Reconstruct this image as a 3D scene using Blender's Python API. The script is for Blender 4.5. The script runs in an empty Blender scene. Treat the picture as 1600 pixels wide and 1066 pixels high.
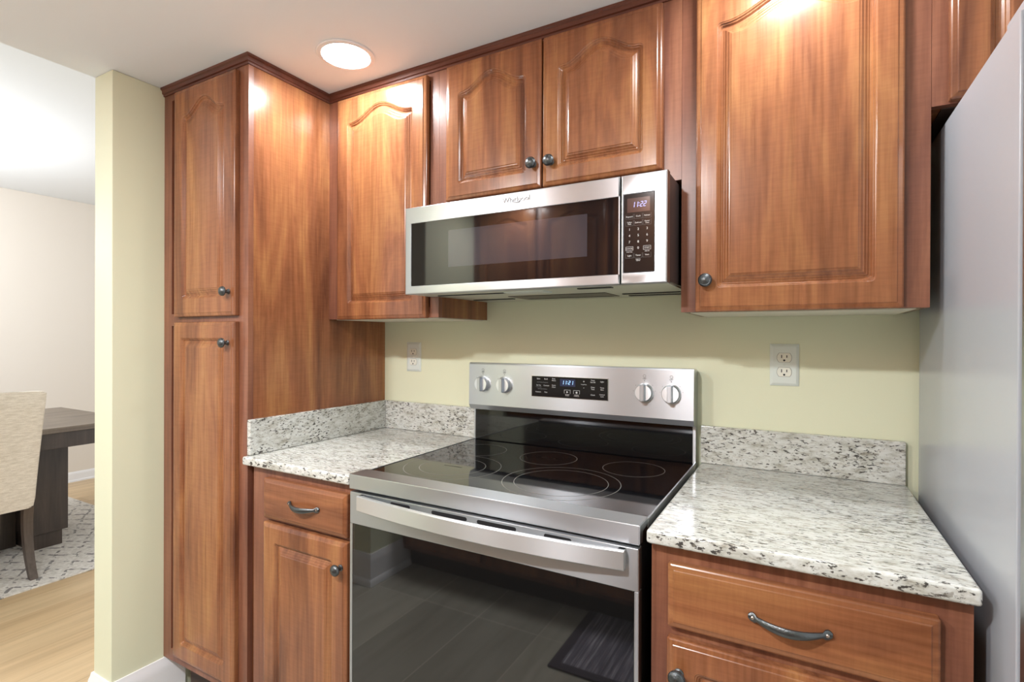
import bpy, bmesh, math, random
from mathutils import Vector, Matrix
PI = math.pi
S = bpy.context.scene
COL = S.collection

# ------------------------------------------------------------------ camera
cam_d = bpy.data.cameras.new('camera'); cam = bpy.data.objects.new('camera', cam_d); COL.objects.link(cam)
_s = Vector((0.87428699, 0.48539252, 0.00404488)); _t = Vector((-0.00478913, 0.00029304, 0.99998849)); _f = Vector((-0.48538574, 0.8742963, -0.00258081))
cam.matrix_world = Matrix(((_s.x, _t.x, -_f.x, 1.0199), (_s.y, _t.y, -_f.y, -1.5920), (_s.z, _t.z, -_f.z, 1.2736), (0, 0, 0, 1)))
cam_d.sensor_width = 36; cam_d.lens = 18.331; cam_d.shift_y = -0.0016; cam_d.clip_start = 0.02
S.camera = cam

# ------------------------------------------------------------------ world, lamps, exposure
S.view_settings.view_transform = 'Standard'; S.view_settings.look = 'None'
S.view_settings.gamma = 1; S.view_settings.use_curve_mapping = False
S.view_settings.exposure = 0.12
wd = bpy.data.worlds.new('world'); S.world = wd; wd.use_nodes = True
wd.node_tree.nodes['Background'].inputs[0].default_value = (0.975, 0.985, 1.0, 1)
wd.node_tree.nodes['Background'].inputs[1].default_value = 1.25

def lamp(name, kind, loc, power, size=0.14, col=(0.955, 0.98, 1.0), rot=(0, 0, 0)):
    d = bpy.data.lights.new(name, kind); d.energy = power; d.color = col
    if kind == 'AREA': d.shape = 'DISK'; d.size = size
    else: d.shadow_soft_size = size
    o = bpy.data.objects.new(name, d); COL.objects.link(o); o.location = loc; o.rotation_euler = rot
    return o
CEIL = 2.130
for _x, _y, _w in ((-0.52, -1.96, 27), (0.40, -1.96, 37), (0.99, -0.455, 6)):
    lamp('kitchen_can_light', 'AREA', (_x, _y, CEIL - 0.004), _w)
lamp('dining_pendant_light', 'POINT', (-3.30, -0.95, 1.95), 58, 0.12)

# ------------------------------------------------------------------ materials
def mat(name):
    m = bpy.data.materials.new(name); m.use_nodes = True
    nt = m.node_tree; b = nt.nodes['Principled BSDF']
    return m, nt, b
def lin(r, g, b):
    f = lambda c: (c / 255 / 12.92) if c / 255 <= 0.04045 else ((c / 255 + 0.055) / 1.055) ** 2.4
    return (f(r), f(g), f(b), 1)
def N(nt, t, **kw):
    n = nt.nodes.new(t)
    for k, v in kw.items(): setattr(n, k, v)
    return n
def plain(name, col, rough=0.5, metal=0.0, spec=0.5, bump=0, bscale=200, coat=0):
    m, nt, b = mat(name)
    b.inputs['Base Color'].default_value = col; b.inputs['Roughness'].default_value = rough
    b.inputs['Metallic'].default_value = metal; b.inputs['Specular IOR Level'].default_value = spec
    b.inputs['Coat Weight'].default_value = coat
    if bump:
        tc = N(nt, 'ShaderNodeTexCoord'); no = N(nt, 'ShaderNodeTexNoise'); no.inputs['Scale'].default_value = bscale
        no.inputs['Detail'].default_value = 3
        bu = N(nt, 'ShaderNodeBump'); bu.inputs['Strength'].default_value = bump; bu.inputs['Distance'].default_value = 0.002
        nt.links.new(tc.outputs['Object'], no.inputs['Vector']); nt.links.new(no.outputs[0], bu.inputs['Height']); nt.links.new(bu.outputs[0], b.inputs['Normal'])
    return m
def ramp(nt, stops):
    r = N(nt, 'ShaderNodeValToRGB'); e = r.color_ramp.elements
    while len(e) < len(stops): e.new(0.5)
    for i, (p, c) in enumerate(stops): e[i].position = p; e[i].color = c
    return r
def mixc(nt, fac, a, b, mode='MIX'):
    n = N(nt, 'ShaderNodeMix', data_type='RGBA', blend_type=mode)
    for sock, v in ((n.inputs[0], fac), (n.inputs[6], a), (n.inputs[7], b)):
        if hasattr(v, 'is_output'): nt.links.new(v, sock)
        else: sock.default_value = v
    return n.outputs[2]
def mapped(nt, scale, rot=(0, 0, 0), rand=True):
    tc = N(nt, 'ShaderNodeTexCoord'); mp = N(nt, 'ShaderNodeMapping')
    mp.inputs['Scale'].default_value = scale; mp.inputs['Rotation'].default_value = rot
    src = tc.outputs['Object']
    if rand:
        oi = N(nt, 'ShaderNodeObjectInfo'); mu = N(nt, 'ShaderNodeVectorMath', operation='MULTIPLY')
        nt.links.new(oi.outputs['Random'], mu.inputs[0]); mu.inputs[1].default_value = (13.1, 7.7, 9.3)
        ad = N(nt, 'ShaderNodeVectorMath', operation='ADD'); nt.links.new(src, ad.inputs[0]); nt.links.new(mu.outputs[0], ad.inputs[1]); src = ad.outputs[0]
    nt.links.new(src, mp.inputs['Vector'])
    return mp.outputs[0]
def noise(nt, vec, scale, detail=3, rough=0.5, dist=0):
    n = N(nt, 'ShaderNodeTexNoise'); n.inputs['Scale'].default_value = scale; n.inputs['Detail'].default_value = detail
    n.inputs['Roughness'].default_value = rough; n.inputs['Distortion'].default_value = dist
    nt.links.new(vec, n.inputs['Vector']); return n.outputs[0]

def wood(name, dark, mid, light, grain='z', rough=0.3):
    m, nt, b = mat(name)
    def sc(across, along): return (along, across, across) if grain == 'x' else (across, across, along) if grain == 'z' else (across, along, across)
    n1 = noise(nt, mapped(nt, sc(8, 1.3)), 1.0, 4, 0.58, 1.1)
    r1 = ramp(nt, [(0.25, dark), (0.50, mid), (0.76, light)]); nt.links.new(n1, r1.inputs[0])
    n2 = noise(nt, mapped(nt, sc(95, 4)), 1.0, 3, 0.6)
    r2 = ramp(nt, [(0.32, (0.72, 0.66, 0.62, 1)), (0.62, (1.06, 1.06, 1.06, 1))]); nt.links.new(n2, r2.inputs[0])
    c = mixc(nt, 0.75, r1.outputs[0], r2.outputs[0], 'MULTIPLY')
    n3 = noise(nt, mapped(nt, sc(22, 190)), 1.0, 2, 0.5, 0.4)                      # short cross-grain flecks
    r3 = ramp(nt, [(0.35, (0.86, 0.83, 0.82, 1)), (0.60, (1.05, 1.05, 1.04, 1))]); nt.links.new(n3, r3.inputs[0])
    c = mixc(nt, 0.35, c, r3.outputs[0], 'MULTIPLY')
    n4 = noise(nt, mapped(nt, sc(34, 2.0)), 1.0, 5, 0.7, 1.2)                      # sparse dark pores
    r4 = ramp(nt, [(0.28, (0.55, 0.45, 0.42, 1)), (0.36, (1, 1, 1, 1))]); nt.links.new(n4, r4.inputs[0])
    c = mixc(nt, 0.5, c, r4.outputs[0], 'MULTIPLY')
    nt.links.new(c, b.inputs['Base Color'])
    b.inputs['Roughness'].default_value = rough; b.inputs['Specular IOR Level'].default_value = 0.5
    bu = N(nt, 'ShaderNodeBump'); bu.inputs['Strength'].default_value = 0.06; bu.inputs['Distance'].default_value = 0.001
    nt.links.new(n2, bu.inputs['Height']); nt.links.new(bu.outputs[0], b.inputs['Normal'])
    return m
WD, WM, WL = lin(98, 60, 43), lin(142, 91, 60), lin(174, 124, 79)
M = {}
M['wood'] = wood('cherry_laminate', WD, WM, WL, 'z', 0.22)
M['wood_x'] = wood('cherry_laminate_horizontal', WD, WM, WL, 'x', 0.25)
M['frame'] = wood('cherry_frame', lin(104, 64, 52), lin(130, 84, 64), lin(152, 104, 78), 'z', 0.33)
M['crown'] = wood('cherry_molding', lin(80, 44, 36), lin(98, 56, 44), lin(118, 72, 56), 'x', 0.28)
M['toe'] = plain('toe_kick_dark', lin(62, 44, 32), 0.6)
M['green'] = plain('green_wall_paint', lin(220, 222, 194), 0.55, bump=0.08, bscale=260)
M['beige'] = plain('beige_wall_paint', lin(226, 218, 208), 0.6, bump=0.08, bscale=260)
M['ceiling'] = plain('white_ceiling_paint', lin(236, 241, 246), 0.8, bump=0.1, bscale=180)
M['trim'] = plain('white_trim_paint', lin(236, 236, 238), 0.35)

def granite(name, rot, sc):
    m, nt, b = mat(name)
    v = mapped(nt, sc, rot, rand=False)
    base = noise(nt, v, 26, 5, 0.65, 0.3)
    r0 = ramp(nt, [(0.30, lin(150, 146, 134)), (0.42, lin(186, 186, 178)), (0.58, lin(210, 212, 208)), (0.75, lin(178, 172, 158))]); nt.links.new(base, r0.inputs[0])
    big = noise(nt, v, 9, 3, 0.5)
    n1 = noise(nt, v, 84, 4, 0.6, 0.2)
    mn = N(nt, 'ShaderNodeMath', operation='MULTIPLY_ADD'); nt.links.new(big, mn.inputs[0]); mn.inputs[1].default_value = 0.30; nt.links.new(n1, mn.inputs[2])
    r1 = ramp(nt, [(0.725, (0, 0, 0, 1)), (0.775, (1, 1, 1, 1))]); nt.links.new(mn.outputs[0], r1.inputs[0])
    c = mixc(nt, r1.outputs[0], r0.outputs[0], lin(74, 71, 68))
    v2 = mapped(nt, (sc[0] * 1.1, sc[1] * 0.9, sc[2]), (rot[0] + 0.2, rot[1] + 0.25, rot[2] + 0.15), rand=False)
    n2 = noise(nt, v2, 60, 4, 0.65, 0.5)
    r2 = ramp(nt, [(0.55, (0, 0, 0, 1)), (0.66, (1, 1, 1, 1))]); nt.links.new(n2, r2.inputs[0])
    f2 = N(nt, 'ShaderNodeMath', operation='MULTIPLY'); nt.links.new(r2.outputs[0], f2.inputs[0]); f2.inputs[1].default_value = 0.7
    c = mixc(nt, f2.outputs[0], c, lin(134, 130, 120))
    nt.links.new(c, b.inputs['Base Color']); b.inputs['Roughness'].default_value = 0.14
    return m
M['granite'] = granite('white_granite', (0, 0, math.radians(-16)), (0.85, 3.0, 1.7))
M['granite_back'] = granite('white_granite_splash', (0, math.radians(38), 0), (0.9, 1.3, 2.3))
M['granite_side'] = granite('white_granite_side_splash', (math.radians(38), 0, 0), (1.3, 0.9, 2.3))

def steel(name, col, rough, axis='x', aniso=0.85):
    m, nt, b = mat(name)
    b.inputs['Roughness'].default_value = rough
    b.inputs['Base Color'].default_value = col; b.inputs['Metallic'].default_value = 1
    tg = N(nt, 'ShaderNodeTangent', direction_type='UV_MAP'); nt.links.new(tg.outputs[0], b.inputs['Tangent'])
    b.inputs['Anisotropic'].default_value = aniso; b.inputs['Anisotropic Rotation'].default_value = 0.25
    return m
M['steel'] = steel('brushed_steel', lin(190, 194, 199), 0.34)
M['steel_handle'] = steel('brushed_steel_handle', lin(226, 230, 234), 0.36)
M['steel_bright'] = plain('polished_steel', lin(225, 225, 228), 0.16, 1)
M['fridge_side'] = plain('grey_fridge_paint', lin(176, 180, 187), 0.24, 0.15, bump=0.03, bscale=500)
M['logo'] = plain('embossed_logo_grey', lin(158, 158, 160), 0.45)
M['cab_bottom'] = plain('pale_cabinet_bottom_laminate', lin(222, 218, 200), 0.5)
M['black_glass'] = plain('black_ceramic_glass', (0.005, 0.005, 0.006, 1), 0.045, 0, 0.55)
M['oven_glass'] = plain('oven_door_glass', (0.006, 0.006, 0.006, 1), 0.03, 0, 0.9)
M['mw_glass'] = plain('microwave_door_glass', (0.008, 0.007, 0.008, 1), 0.04, 0, 0.45)
M['mw_screen'] = plain('microwave_window_screen', (0.042, 0.040, 0.050, 1), 0.05, 0, 0.45)
M['black'] = plain('black_plastic', (0.012, 0.012, 0.013, 1), 0.35)
M['void'] = plain('dark_slot', (0.006, 0.006, 0.008, 1), 0.5)
M['mw_body'] = plain('dark_microwave_case', lin(64, 54, 52), 0.35, 0.3)
M['mw_under'] = plain('microwave_underside', lin(206, 208, 192), 0.4, 0.2)
M['panel_black'] = plain('control_panel_black', (0.014, 0.012, 0.012, 1), 0.12, 0, 0.22)
M['print_white'] = plain('white_print', lin(215, 215, 215), 0.5)
M['print_grey'] = plain('grey_print', lin(120, 122, 124), 0.5)
M['ring'] = plain('burner_ring_print', lin(118, 116, 112), 0.3)
M['pewter'] = plain('antique_pewter', lin(92, 96, 98), 0.36, 0.9, bump=0.25, bscale=320)
M['pewter_edge'] = plain('worn_pewter_rim', lin(176, 160, 150), 0.3, 1)
M['plate'] = plain('outlet_plate_plastic', lin(214, 221, 215), 0.35)
M['socket'] = plain('outlet_socket_plastic', lin(226, 226, 214), 0.35)
def emit(name, col, s):
    m, nt, b = mat(name); b.inputs['Base Color'].default_value = (0, 0, 0, 1)
    b.inputs['Emission Color'].default_value = col; b.inputs['Emission Strength'].default_value = s
    return m
M['digits_mw'] = emit('display_digits_violet', lin(196, 190, 255), 1.3)
M['digits_range'] = emit('display_digits_blue', lin(170, 215, 255), 1.5)
M['display_mw'] = plain('microwave_display_window', lin(66, 46, 44), 0.12)
M['display_range'] = emit('range_display_glow', lin(20, 36, 86), 0.5)
M['lens'] = emit('lamp_lens_glow', (0.955, 0.98, 1.0, 1), 150)

def planks(name, cols, w, l, gcol, rough, grain, gw, along, loc, offset):
    m, nt, b = mat(name)
    tc = N(nt, 'ShaderNodeTexCoord'); mp = N(nt, 'ShaderNodeMapping'); mp.inputs['Location'].default_value = loc
    if along == 'y': mp.inputs['Rotation'].default_value = (0, 0, PI / 2)
    nt.links.new(tc.outputs['Object'], mp.inputs['Vector'])
    br = N(nt, 'ShaderNodeTexBrick'); nt.links.new(mp.outputs[0], br.inputs['Vector'])
    br.inputs['Scale'].default_value = 1; br.inputs['Brick Width'].default_value = l; br.inputs['Row Height'].default_value = w
    br.inputs['Mortar Size'].default_value = gw; br.inputs['Mortar Smooth'].default_value = 0; br.inputs['Bias'].default_value = 0; br.offset = offset
    br.inputs['Color1'].default_value = cols[0]; br.inputs['Color2'].default_value = cols[1]; br.inputs['Mortar'].default_value = gcol
    n = noise(nt, mapped(nt, (grain, 1.3, 1), rand=False), 1, 5, 0.6, 0.5); r = ramp(nt, [(0.3, (0.80, 0.78, 0.76, 1)), (0.65, (1.06, 1.06, 1.06, 1))]); nt.links.new(n, r.inputs[0])
    nt.links.new(mixc(nt, 0.9, br.outputs['Color'], r.outputs[0], 'MULTIPLY'), b.inputs['Base Color']); b.inputs['Roughness'].default_value = rough
    return m
M['floor_kitchen'] = planks('grey_wood_look_tile', (lin(180, 176, 162), lin(158, 154, 142)), 0.61, 0.305, lin(198, 194, 180), 0.35, 14, 0.0022, 'x', (0, 0.415, 0), 0)
M['floor_dining'] = planks('light_oak_plank', (lin(208, 182, 144), lin(194, 166, 128)), 0.19, 1.5, lin(178, 150, 114), 0.4, 24, 0.0012, 'y', (0, 0, 0), 0.37)
M['table_wood'] = wood('grey_brown_table_wood', lin(84, 74, 66), lin(112, 101, 90), lin(138, 126, 112), 'y', 0.4)
M['table_dark'] = wood('dark_brown_table_wood', lin(50, 42, 37), lin(64, 54, 48), lin(78, 66, 58), 'z', 0.4)
M['chair_leg'] = wood('dark_chair_wood', lin(66, 56, 50), lin(86, 74, 66), lin(106, 92, 82), 'z', 0.4)

def fabric():
    m, nt, b = mat('cream_linen')
    n = noise(nt, mapped(nt, (260, 260, 420)), 1, 2); n2 = noise(nt, mapped(nt, (30, 30, 160)), 1, 3)
    r = ramp(nt, [(0.3, lin(208, 197, 182)), (0.7, lin(232, 223, 210))]); nt.links.new(n2, r.inputs[0])
    r2 = ramp(nt, [(0.3, (0.86, 0.86, 0.86, 1)), (0.7, (1.05, 1.05, 1.05, 1))]); nt.links.new(n, r2.inputs[0])
    nt.links.new(mixc(nt, 0.8, r.outputs[0], r2.outputs[0], 'MULTIPLY'), b.inputs['Base Color'])
    b.inputs['Roughness'].default_value = 0.9; b.inputs['Sheen Weight'].default_value = 0.2
    bu = N(nt, 'ShaderNodeBump'); bu.inputs['Strength'].default_value = 0.3; bu.inputs['Distance'].default_value = 0.002
    nt.links.new(n, bu.inputs['Height']); nt.links.new(bu.outputs[0], b.inputs['Normal'])
    return m
M['fabric'] = fabric()
def rug_mat():
    m, nt, b = mat('ivory_lattice_rug')
    tc = N(nt, 'ShaderNodeTexCoord'); sx = N(nt, 'ShaderNodeSeparateXYZ')
    nz = N(nt, 'ShaderNodeTexNoise'); nz.inputs['Scale'].default_value = 9; nz.inputs['Detail'].default_value = 3
    nt.links.new(tc.outputs['Object'], nz.inputs['Vector'])
    wob = N(nt, 'ShaderNodeVectorMath', operation='SCALE'); wob.inputs['Scale'].default_value = 0.05; nt.links.new(nz.outputs[1], wob.inputs[0])
    av = N(nt, 'ShaderNodeVectorMath', operation='ADD'); nt.links.new(tc.outputs['Object'], av.inputs[0]); nt.links.new(wob.outputs[0], av.inputs[1])
    nt.links.new(av.outputs[0], sx.inputs[0])
    def mth(op, a, bb=None):
        n = N(nt, 'ShaderNodeMath', operation=op)
        for i, v in enumerate((a, bb)):
            if v is None: continue
            if hasattr(v, 'is_output'): nt.links.new(v, n.inputs[i])
            else: n.inputs[i].default_value = v
        return n.outputs[0]
    u = mth('MULTIPLY', sx.outputs[0], 5.2); v = mth('MULTIPLY', sx.outputs[1], 8.5)
    lines = None
    for w in (mth('ADD', u, v), mth('SUBTRACT', u, v)):
        fr = mth('ABSOLUTE', mth('SUBTRACT', mth('FRACT', w), 0.5))
        ln = mth('LESS_THAN', fr, 0.075)
        lines = ln if lines is None else mth('MAXIMUM', lines, ln)
    br = N(nt, 'ShaderNodeTexNoise'); br.inputs['Scale'].default_value = 28; br.inputs['Detail'].default_value = 2; nt.links.new(tc.outputs['Object'], br.inputs['Vector'])
    rr = ramp(nt, [(0.46, (0, 0, 0, 1)), (0.55, (1, 1, 1, 1))]); nt.links.new(br.outputs[0], rr.inputs[0])
    fac = mth('MULTIPLY', mth('MULTIPLY', lines, rr.outputs[0]), 0.85)
    n3 = N(nt, 'ShaderNodeTexNoise'); n3.inputs['Scale'].default_value = 60; nt.links.new(tc.outputs['Object'], n3.inputs['Vector'])
    r3 = ramp(nt, [(0.3, lin(196, 190, 182)), (0.7, lin(226, 222, 216))]); nt.links.new(n3.outputs[0], r3.inputs[0])
    nt.links.new(mixc(nt, fac, r3.outputs[0], lin(110, 106, 106)), b.inputs['Base Color']); b.inputs['Roughness'].default_value = 0.95
    return m
M['rug'] = rug_mat()
def mat_stripes():
    m, nt, b = mat('charcoal_ribbed_mat')
    n = noise(nt, mapped(nt, (160, 3, 1)), 1, 3, 0.7)
    r = ramp(nt, [(0.35, lin(84, 80, 90)), (0.52, lin(124, 118, 130)), (0.66, lin(196, 190, 198))]); nt.links.new(n, r.inputs[0])
    nt.links.new(r.outputs[0], b.inputs['Base Color']); b.inputs['Roughness'].default_value = 0.8
    return m
M['mat'] = mat_stripes()
M['mat_edge'] = plain('charcoal_mat_binding', lin(74, 66, 74), 0.8)

# ------------------------------------------------------------------ geometry helpers
def nb(): return bmesh.new()
def box(bm, x0, x1, y0, y1, z0, z1, bev=0.0, seg=2):
    r = bmesh.ops.create_cube(bm, size=1)
    vs = r['verts']
    for v in vs:
        v.co = Vector(((x0 + x1) / 2 + v.co.x * (x1 - x0), (y0 + y1) / 2 + v.co.y * (y1 - y0), (z0 + z1) / 2 + v.co.z * (z1 - z0)))
    if bev:
        es = list({e for v in vs for e in v.link_edges})
        bmesh.ops.bevel(bm, geom=es, offset=bev, segments=seg, profile=0.5, affect='EDGES')
    return bm
def lathe(bm, prof, at, axis='-y', n=32):
    # prof: (radius, distance along axis)
    at = Vector(at)
    ax = {'-y': Vector((0, -1, 0)), 'y': Vector((0, 1, 0)), 'z': Vector((0, 0, 1)), '-z': Vector((0, 0, -1)), 'x': Vector((1, 0, 0))}[axis]
    e1 = Vector((1, 0, 0)) if abs(ax.x) < 0.5 else Vector((0, 1, 0)); e2 = ax.cross(e1)
    rings = []
    for r, d in prof:
        if r < 1e-6: rings.append([bm.verts.new(at + ax * d)])
        else: rings.append([bm.verts.new(at + ax * d + (e1 * math.cos(2 * PI * k / n) + e2 * math.sin(2 * PI * k / n)) * r) for k in range(n)])
    bridge(bm, rings)
    return bm
def bridge(bm, rings, closed=True):
    for a, b in zip(rings, rings[1:]):
        if len(a) == 1 and len(b) == 1: continue
        n = max(len(a), len(b))
        for k in range(n if closed else n - 1):
            k2 = (k + 1) % n
            if len(a) == 1: vs = [a[0], b[k], b[k2]]
            elif len(b) == 1: vs = [a[k], a[k2], b[0]]
            else: vs = [a[k], a[k2], b[k2], b[k]]
            try: bm.faces.new(vs)
            except ValueError: pass
def sweep(bm, pts, prof, closed_prof=True, caps=True, up=Vector((0, 0, 1))):
    # prof: list of (side, up) per station or one list; horizontal path with mitred corners
    rings = []
    for i, p in enumerate(pts):
        p = Vector(p)
        d0 = (p - Vector(pts[i - 1])).normalized() if i else None
        d1 = (Vector(pts[i + 1]) - p).normalized() if i < len(pts) - 1 else None
        d0 = d0 or d1; d1 = d1 or d0
        s0 = d0.cross(up); s1 = d1.cross(up); s = (s0 + s1); s = s / max(1e-6, s.length); k = 1 / max(0.3, s.dot(s0))
        rings.append([bm.verts.new(p + s * (a * k) + up * b) for a, b in prof])
    bridge(bm, rings, closed_prof)
    if caps and closed_prof:
        bm.faces.new(rings[0][::-1]); bm.faces.new(rings[-1])
    return bm
def poly_prism(bm, pts, z0, z1):
    a = [bm.verts.new((x, y, z0)) for x, y in pts]; b = [bm.verts.new((x, y, z1)) for x, y in pts]
    bridge(bm, [a, b]); bm.faces.new(a[::-1]); bm.faces.new(b); return bm

def build(name, bm, m, parent=None, angle=32, mats=None):
    bmesh.ops.recalc_face_normals(bm, faces=bm.faces)
    me = bpy.data.meshes.new(name)
    xs = [v.co for v in bm.verts]
    lo = Vector((min(v.x for v in xs), min(v.y for v in xs), min(v.z for v in xs))); hi = Vector((max(v.x for v in xs), max(v.y for v in xs), max(v.z for v in xs)))
    org = Vector(((lo.x + hi.x) / 2, (lo.y + hi.y) / 2, lo.z))
    uv = bm.loops.layers.uv.new('UVMap')
    for f in bm.faces:
        side = abs(f.normal.x) > 0.8
        for l in f.loops: l[uv].uv = (l.vert.co.y, l.vert.co.z) if side else (l.vert.co.x, l.vert.co.z + l.vert.co.y)
    bmesh.ops.translate(bm, verts=bm.verts, vec=-org)
    bm.to_mesh(me); bm.free()
    me.materials.append(m)
    for x in (mats or []): me.materials.append(x)
    for p in me.polygons: p.use_smooth = True
    me.set_sharp_from_angle(angle=math.radians(angle))
    wn = len(me.polygons) < 6000
    o = bpy.data.objects.new(name, me); COL.objects.link(o)
    if wn: w = o.modifiers.new('weighted_normals', 'WEIGHTED_NORMAL'); w.keep_sharp = True; w.weight = 100
    if parent is not None:
        o.parent = parent; o.location = org - WORLD[parent.name]
    else: o.location = org
    WORLD[o.name] = org
    return o
WORLD = {}
def empty(name, loc, label, cat, group=None):
    o = bpy.data.objects.new(name, None); COL.objects.link(o); o.location = loc; o.empty_display_size = 0.1
    WORLD[o.name] = Vector(loc); return tag(o, label, cat, group)
def tag(o, label, cat, group=None):
    o['label'] = label; o['category'] = cat
    if group: o['group'] = group
    return o
def struct(name, bm, m, **k):
    o = build(name, bm, m, **k); o['kind'] = 'structure'; return o
def bb(*a, **k): return box(nb(), *a, **k)

def text_into(bm, s, size, cx, cz, y, out=0.0004, face=-1):
    cu = bpy.data.curves.new('lettering', 'FONT'); cu.body = s; cu.size = size; cu.align_x = 'CENTER'; cu.align_y = 'CENTER'; cu.extrude = out
    cu.resolution_u = 3
    o = bpy.data.objects.new('lettering', cu); COL.objects.link(o)
    dg = bpy.context.evaluated_depsgraph_get(); me = bpy.data.meshes.new_from_object(o.evaluated_get(dg))
    t = bmesh.new(); t.from_mesh(me)
    for v in t.verts: v.co = Vector((cx + v.co.x, y - v.co.z, cz + v.co.y))
    tmp = bpy.data.meshes.new('lettering_tmp'); t.to_mesh(tmp); t.free()
    bm.from_mesh(tmp)
    bpy.data.objects.remove(o); bpy.data.curves.remove(cu); bpy.data.meshes.remove(me); bpy.data.meshes.remove(tmp)
SEG = {'1': 'bc', '2': 'abged', '0': 'abcdef'}
def seven(bm, s, cx, cz, h, y, pitch, slant=0.12):
    w = h * 0.52; t = h * 0.13
    x = cx - pitch * (len(s) - 1) / 2
    total = sum(0.45 if c == ':' else 1 for c in s); x = cx - pitch * total / 2
    def bar(x0, x1, z0, z1):
        vs = []
        for yy in (y, y - 0.0005):
            for (a, b) in ((x0, z0), (x1, z0), (x1, z1), (x0, z1)): vs.append(bm.verts.new((a + (b - cz) * slant, yy, b)))
        for f in ((0, 1, 2, 3), (4, 5, 6, 7), (0, 1, 5, 4), (1, 2, 6, 5), (2, 3, 7, 6), (3, 0, 4, 7)): bm.faces.new([vs[i] for i in f])
    for c in s:
        a = 0.45 if c == ':' else 1
        m = x + pitch * a / 2; L, R, B, T = m - w / 2, m + w / 2, cz - h / 2, cz + h / 2
        if c == ':':
            bar(m - t / 2, m + t / 2, cz + h * .16, cz + h * .16 + t); bar(m - t / 2, m + t / 2, cz - h * .16 - t, cz - h * .16)
        else:
            g = t * 0.25
            for k in SEG[c]:
                if k == 'a': bar(L + t * .6, R - t * .6, T - t, T)
                if k == 'd': bar(L + t * .6, R - t * .6, B, B + t)
                if k == 'g': bar(L + t * .6, R - t * .6, cz - t / 2, cz + t / 2)
                if k == 'b': bar(R - t, R, cz + g, T - g)
                if k == 'c': bar(R - t, R, B + g, cz - g)
                if k == 'f': bar(L, L + t, cz + g, T - g)
                if k == 'e': bar(L, L + t, B + g, cz - g)
        x += pitch * a

# door slab with a routed raised panel; local (u, v, w out) mapped by F
def door_bm(x0, x1, z0, z1, yf, arch=0.0, gi=(0.050, 0.055, 0.088), groove=True, T=0.019, flip=False, panel_r=0.010):
    bm = nb()
    NB, NS, NT, NC = 6, 6, 44, 5
    def loop(l, r, b, t, w, rad, rise):
        hw = (r - l) / 2; mid = (l + r) / 2
        def top(u):
            q = min(1.0, abs(u - mid) / (hw * 0.90)); return t + rise * 0.5 * (1 + math.cos(PI * q))
        pts = []
        for k in range(NC): a = PI + (PI / 2) * k / (NC - 1); pts.append((l + rad + rad * math.cos(a), b + rad + rad * math.sin(a)))
        for k in range(1, NB): pts.append((l + rad + (r - l - 2 * rad) * k / NB, b))
        for k in range(NC): a = 1.5 * PI + (PI / 2) * k / (NC - 1); pts.append((r - rad + rad * math.cos(a), b + rad + rad * math.sin(a)))
        for k in range(1, NS): pts.append((r, b + rad + (t - b - 2 * rad) * k / NS))
        for k in range(NC): a = (PI / 2) * k / (NC - 1); pts.append((r - rad + rad * math.cos(a), t - rad + rad * math.sin(a)))
        for k in range(1, NT): u = r - rad - (r - l - 2 * rad) * k / NT; pts.append((u, top(u)))
        for k in range(NC): a = PI / 2 + (PI / 2) * k / (NC - 1); pts.append((l + rad + rad * math.cos(a), t - rad + rad * math.sin(a)))
        for k in range(1, NS): pts.append((l, t - rad - (t - b - 2 * rad) * k / NS))
        if flip: return [bm.verts.new((x1 + x0 - u, yf + w, v)) for u, v in pts]
        return [bm.verts.new((u, yf - w, v)) for u, v in pts]
    R = []
    for i, w in ((0, -T), (0, -0.0062), (0.0012, -0.0042), (0.0035, -0.0028), (0.0105, -0.0014), (0.0118, -0.0003), (0.0128, 0.0)):
        R.append(loop(x0 + i, x1 - i, z0 + i, z1 - i, w, max(0.0006, 0.004 - i * 0.25), 0))
    if groove:
        gl, gb, gt = gi
        for i, w in ((0, 0), (.0012, -.0012), (.0030, -.0016), (.0050, -.0046), (.0066, -.0049), (.0095, -.0092), (.0125, -.0094), (.0148, -.0080), (.0168, -.0077), (.0208, -.0049), (.0228, -.0046), (.0272, -.0016), (.0292, -.0014), (.0320, 0)):
            R.append(loop(x0 + gl + i, x1 - gl - i, z0 + gb + i, z1 - gt - i, w, max(0.0006, panel_r - i * 0.45), arch * (1 - i * 4)))
    bridge(bm, R); bm.faces.new(R[0][::-1]); bm.faces.new(R[-1])
    return bm
def knob_bm(x, y, z, axis='-y', s=1.0):
    return lathe(nb(), [(0, 0), (.0085 * s, 0), (.0085 * s, .0015), (.0062 * s, .003), (.0052 * s, .008), (.0058 * s, .012), (.0105 * s, .0145), (.0142 * s, .0175), (.0150 * s, .0205), (.0140 * s, .0235), (.0115 * s, .0258), (.0108 * s, .0256), (.0070 * s, .0282), (.0025 * s, .0293), (0, .0295)], (x, y, z), axis, 28)
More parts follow.
